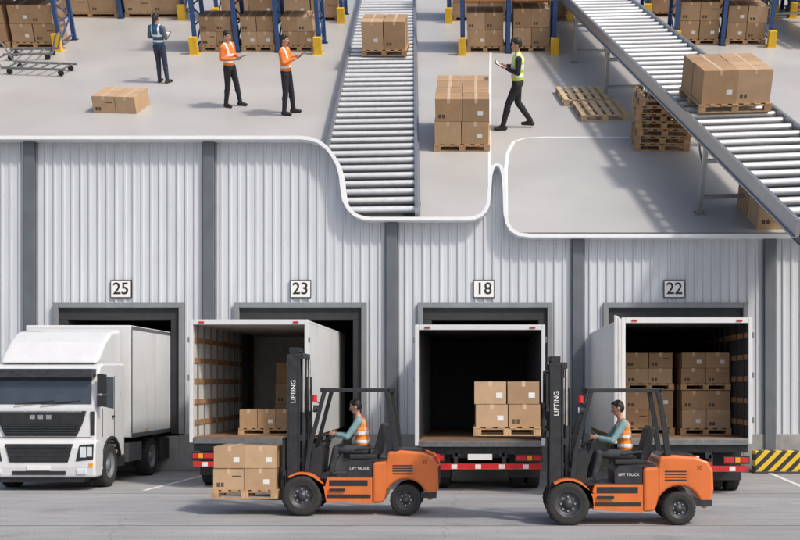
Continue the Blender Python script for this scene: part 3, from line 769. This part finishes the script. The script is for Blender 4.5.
# ------------------------------------------------------------------ upper warehouse level
TH=math.radians(29.09); S=1.66
DM=T(0,0,2.2)@Matrix.Rotation(TH,4,'X')@Matrix.Scale(S,4)@T(0,0,-6.3)
b=Bld(); b.box(-30,30,16.25,60,-.3,0,floor_m); b.build('warehouse_floor',matrix=DM)
def deck(fn,name,x,y,z=0,yaw=0,bev=.006):
    b=Bld(); fn(b); return b.build(name,matrix=DM@T(x,y,z)@Rz(yaw),bevel=bev,seg=1)
def polyline(pts,wd,name):
    q=Bld(); P=[Vector((*p,.004)) for p in pts]; L_=[];R_=[]
    for i,p in enumerate(P):
        t=(P[min(i+1,len(P)-1)]-P[max(i-1,0)]).normalized(); n=t.cross(Vector((0,0,1)))*wd/2; L_.append(p-n);R_.append(p+n)
    for i in range(len(P)-1): q.add([L_[i],L_[i+1],R_[i+1],R_[i]],[(0,1,2,3)],border_m)
    q.build(name,matrix=DM)
polyline([(.41,16.3),(.44,18),(.47,19.4),(.53,20.4),(.66,21.1),(.9,21.35),(1.3,21.4),(7.5,21.4)],.07,'panel_frame_line')  # frame lines of the graphic panels, added as strips lying on the floor
polyline([(.16,17.2),(.19,21),(.25,27),(.3,31)],.06,'panel_frame_line')
def conveyor(L,w,h,sp,r,legs,name,x,y,yaw):
    b=Bld(); n=int(L/sp)
    for i in range(n):
        yy=sp*(i+.5); b.cyl((-w/2+.06,yy,h-r-.01),(w/2-.06,yy,h-r-.01),r,roller_m,seg=14,caps=False)
    for s in(-1,1):
        b.box(*sorted((s*w/2,s*(w/2-.055))),0,L,h-.20,h+.03,rail_m); b.box(*sorted((s*(w/2+.001),s*(w/2+.03))),0,L,h-.21,h-.19,rail_m)
    b.box(-w/2+.06,w/2-.06,0,L,h-.30,h-.28,gap_m)
    yy=legs[0]
    while yy<L:
        for s in(-1,1):
            b.box(s*(w/2-.05)-.035,s*(w/2-.05)+.035,yy-.035,yy+.035,.02,h-.205,rail_m); b.box(s*(w/2-.05)-.09,s*(w/2-.05)+.09,yy-.09,yy+.09,0,.02,rail_m)
            if h>.7: b.beam((s*(w/2-.05),yy,h-.65),(s*(w/2-.05),yy+.5,h-.21),.03,.03,rail_m)
        if h>.7: b.box(-w/2+.09,w/2-.09,yy-.025,yy+.025,.25,.31,rail_m); b.box(-w/2+.09,w/2-.09,yy-.025,yy+.025,h-.5,h-.44,rail_m)
        yy+=legs[1]
    return b.build(name,matrix=DM@T(x,y,0)@Rz(yaw))
conveyor(23,1.66,.35,.42,.058,(1.2,3.2),'roller_conveyor',-1.79,16.27,math.degrees(math.atan(.054)))
conveyor(24,1.62,1.35,.38,.054,(4.0,3.6),'roller_conveyor',4.80,13.2,math.degrees(math.atan(.115)))
conveyor(9,1.3,1.2,.38,.054,(1.0,2.5),'roller_conveyor',9.4,29.3,8)
deck(lambda b: load(b,-.54,.54,0,1.0,0,2,2,1,.66),'pallet_of_boxes',-2.30,26.9,.36)
deck(lambda b: load(b,-.53,.53,0,1.9,0,2,4,2,.43),'pallet_of_boxes',-.34,20.45)
deck(lambda b: load(b,-.62,.62,0,1.25,0,2,2,1,.56),'pallet_of_boxes',4.24,18.2,1.36,6)
def f(b):
    for i in range(2):
        for j in range(2): carton(b,i*.66,j*.6,0,.64,.58,.62)
deck(f,'cardboard_box_stack',4.36,16.35,0,4)
def f(b):
    carton(b,0,0,0,.5,.8,.36,cards[2]); carton(b,.5,0,0,.45,.8,.36,cards[2])
deck(f,'cardboard_box',-8.2,23.2,0,-6)
def f(b):
    pallet(b,0,1.0,0,1.15,0,pwood2); pallet(b,-.15,.85,1.25,2.4,0,pwood2)
deck(f,'empty_pallets',2.1,22.5,0,6,.003)
def f(b):
    for k in range(7):
        dx=random.uniform(-.03,.03); pallet(b,dx,1.05+dx,0,1.0,.142*k,pwood)
deck(f,'pallet_stack',2.95,20.5,0,-3,.003)
def rack(x0,x1,y,name='pallet_rack',bays=2,H=2.7,d=1.1,top=True):
    b=Bld(); n=bays
    for i in range(n+1):
        x=x0+(x1-x0)*i/n
        for yy in (0,d): b.box(x-.05,x+.05,yy-.045,yy+.045,0,H,blue); b.box(x-.09,x+.09,yy-.09,yy+.09,0,.015,dkgrey)
        z=.15;k=0
        while z<H-.5:
            p=(x,0,z) if k%2==0 else (x,d,z); q=(x,d,z+.5) if k%2==0 else (x,0,z+.5)
            b.beam(p,q,.035,.035,blue); b.beam((x,0,z),(x,d,z),.03,.03,blue); z+=.5;k+=1
    for i in range(n):
        xa=x0+(x1-x0)*i/n+.052; xb=x0+(x1-x0)*(i+1)/n-.052
        for zz in (1.30,2.4):
            for yy in(0,d): b.box(xa,xb,yy-.025,yy+.025,zz,zz+.11,rack_or)
            b.box(xa,xb,.03,d-.03,zz+.08,zz+.1,midgrey)
        wv=(xb-xa); m=max(1,int(wv/1.0)); ww=wv/m
        for z0 in (0,1.41):
            for j in range(m):
                load(b,xa+j*ww+.04,xa+(j+1)*ww-.04,.08,1.02,z0,2,2,2,random.choice((.36,.42,.47)))
    for x in (x0,x1):
        b.box(x-.10,x+.10,-.30,-.13,0,.42,yellow); b.box(x-.13,x+.13,-.33,-.10,0,.02,yellow)
    return b.build(name,matrix=DM@T(0,y,0))
rack(-13.6,-10.95,29.4,bays=1)
rack(-7.32,-4.15,29.0,bays=3)
rack(-.45,1.9,28.9,bays=2)
rack(5.15,7.65,29.8,bays=2)
rack(-12.4,-8.7,33.5,bays=2)
rack(-7.6,-4.0,33.0,bays=2)
rack(-.9,2.6,33.0,bays=2)
rack(4.9,8.6,33.6,bays=2)
rack(9.2,13.0,33.8,bays=2)
def f(b):
    for yy in (0,.6): b.cyl((0,yy,.16),(1.6,yy,.16),.028,midgrey,seg=10)
    for i in range(6): b.cyl((.1+i*.28,0,.16),(.1+i*.28,.6,.16),.02,midgrey,seg=8)
    for yy in(0,.6): b.cyl((-.0,yy,.16),(-.25,yy,.62),.022,midgrey,seg=10)
    b.cyl((-.25,0,.62),(-.25,.6,.62),.022,midgrey,seg=10)
    b.cyl((-.10,0,.36),(-.10,.6,.36),.018,midgrey,seg=10)
    for xx in(.15,1.45):
        for yy in(.05,.55): b.cyl((xx,yy-.025,.07),(xx,yy+.025,.07),.068,rubber,seg=16); b.box(xx-.02,xx+.02,yy-.035,yy+.035,.07,.15,dkgrey)
deck(f,'platform_trolley',-11.4,26.6,0,-8)
def f(b):
    for yy in (0,.6): b.cyl((0,yy,.16),(1.2,yy,.16),.028,midgrey,seg=10)
    for i in range(5): b.cyl((.1+i*.25,0,.16),(.1+i*.25,.6,.16),.02,midgrey,seg=8)
    for xx in(.15,1.05):
        for yy in(.05,.55): b.cyl((xx,yy-.025,.07),(xx,yy+.025,.07),.068,rubber,seg=16); b.box(xx-.02,xx+.02,yy-.035,yy+.035,.07,.15,dkgrey)
    for yy in(0,.6): b.cyl((1.2,yy,.16),(1.35,yy,.6),.022,midgrey,seg=10)
    b.cyl((1.35,0,.6),(1.35,.6,.6),.022,midgrey,seg=10)
deck(f,'platform_trolley',-11.9,28.0,0,5)

def stand(name,x,y,yaw,hgt,**k):
    s=hgt/1.76
    d=dict(knees=((.02,.105,.50),(.0,-.105,.50)),ankles=((-.01,.12,.09),(-.02,-.12,.09)),
           elbows=((-.02,.25,1.16),(-.02,-.25,1.16)),wrists=((.20,.13,1.14),(.20,-.13,1.14)))
    d.update(k)
    person(name,DM@T(x,y,0)@Rz(yaw)@Matrix.Scale(s,4),**d)
stand('warehouse_worker',-7.35,25.8,70,1.56,mats={'sleeve':greysh,'pants':navy},vc=(.03,.10,.22),longhair=True,hnod=.35,
      palms=((0,-1,.4),(0,1,.4)),tablet=((.33,0,1.17),(.20,.26),Ry(-35)))
stand('warehouse_worker',-5.32,23.7,-25,1.60,mats={'sleeve':orsh,'pants':blackcl},vc=(.9,.22,.03),hnod=.3,
      knees=((.07,.11,.50),(-.03,-.11,.50)),ankles=((.10,.13,.09),(-.12,-.12,.09)),wrists=((.22,.10,1.16),(.24,-.10,1.14)),palms=((0,-.3,1),(0,.3,1)),tablet=((.35,0,1.185),(.19,.26),Ry(-20)))
stand('warehouse_worker',-4.02,23.1,-10,1.64,mats={'sleeve':orsh,'pants':blackcl},vc=(.92,.24,.03),hnod=.15,
      knees=((.04,.11,.50),(-.02,-.11,.50)),ankles=((.05,.13,.09),(-.08,-.12,.09)),elbows=((.06,.25,1.18),(.04,-.25,1.20)),wrists=((.28,.14,1.28),(.26,-.06,1.26)),palms=((0,-.3,1),(0,.3,1)),tablet=((.38,.04,1.32),(.17,.24),Ry(-40)))
stand('warehouse_worker',.74,22.0,180,1.84,mats={'sleeve':blackcl,'pants':blackcl},vc=(.62,.85,.08),hnod=.3,P=(0,0,.90),
      knees=((.17,.09,.50),(-.02,-.09,.49)),ankles=((.26,.10,.09),(-.27,-.10,.12)),elbows=((.0,.24,1.12),(.0,-.24,1.12)),wrists=((.22,.11,1.18),(.22,-.11,1.18)),palms=((0,-.3,1),(0,.3,1)),tablet=((.34,0,1.23),(.19,.26),Ry(-30)),bands=(1.04,1.18))
print('objects',len(bpy.data.objects))
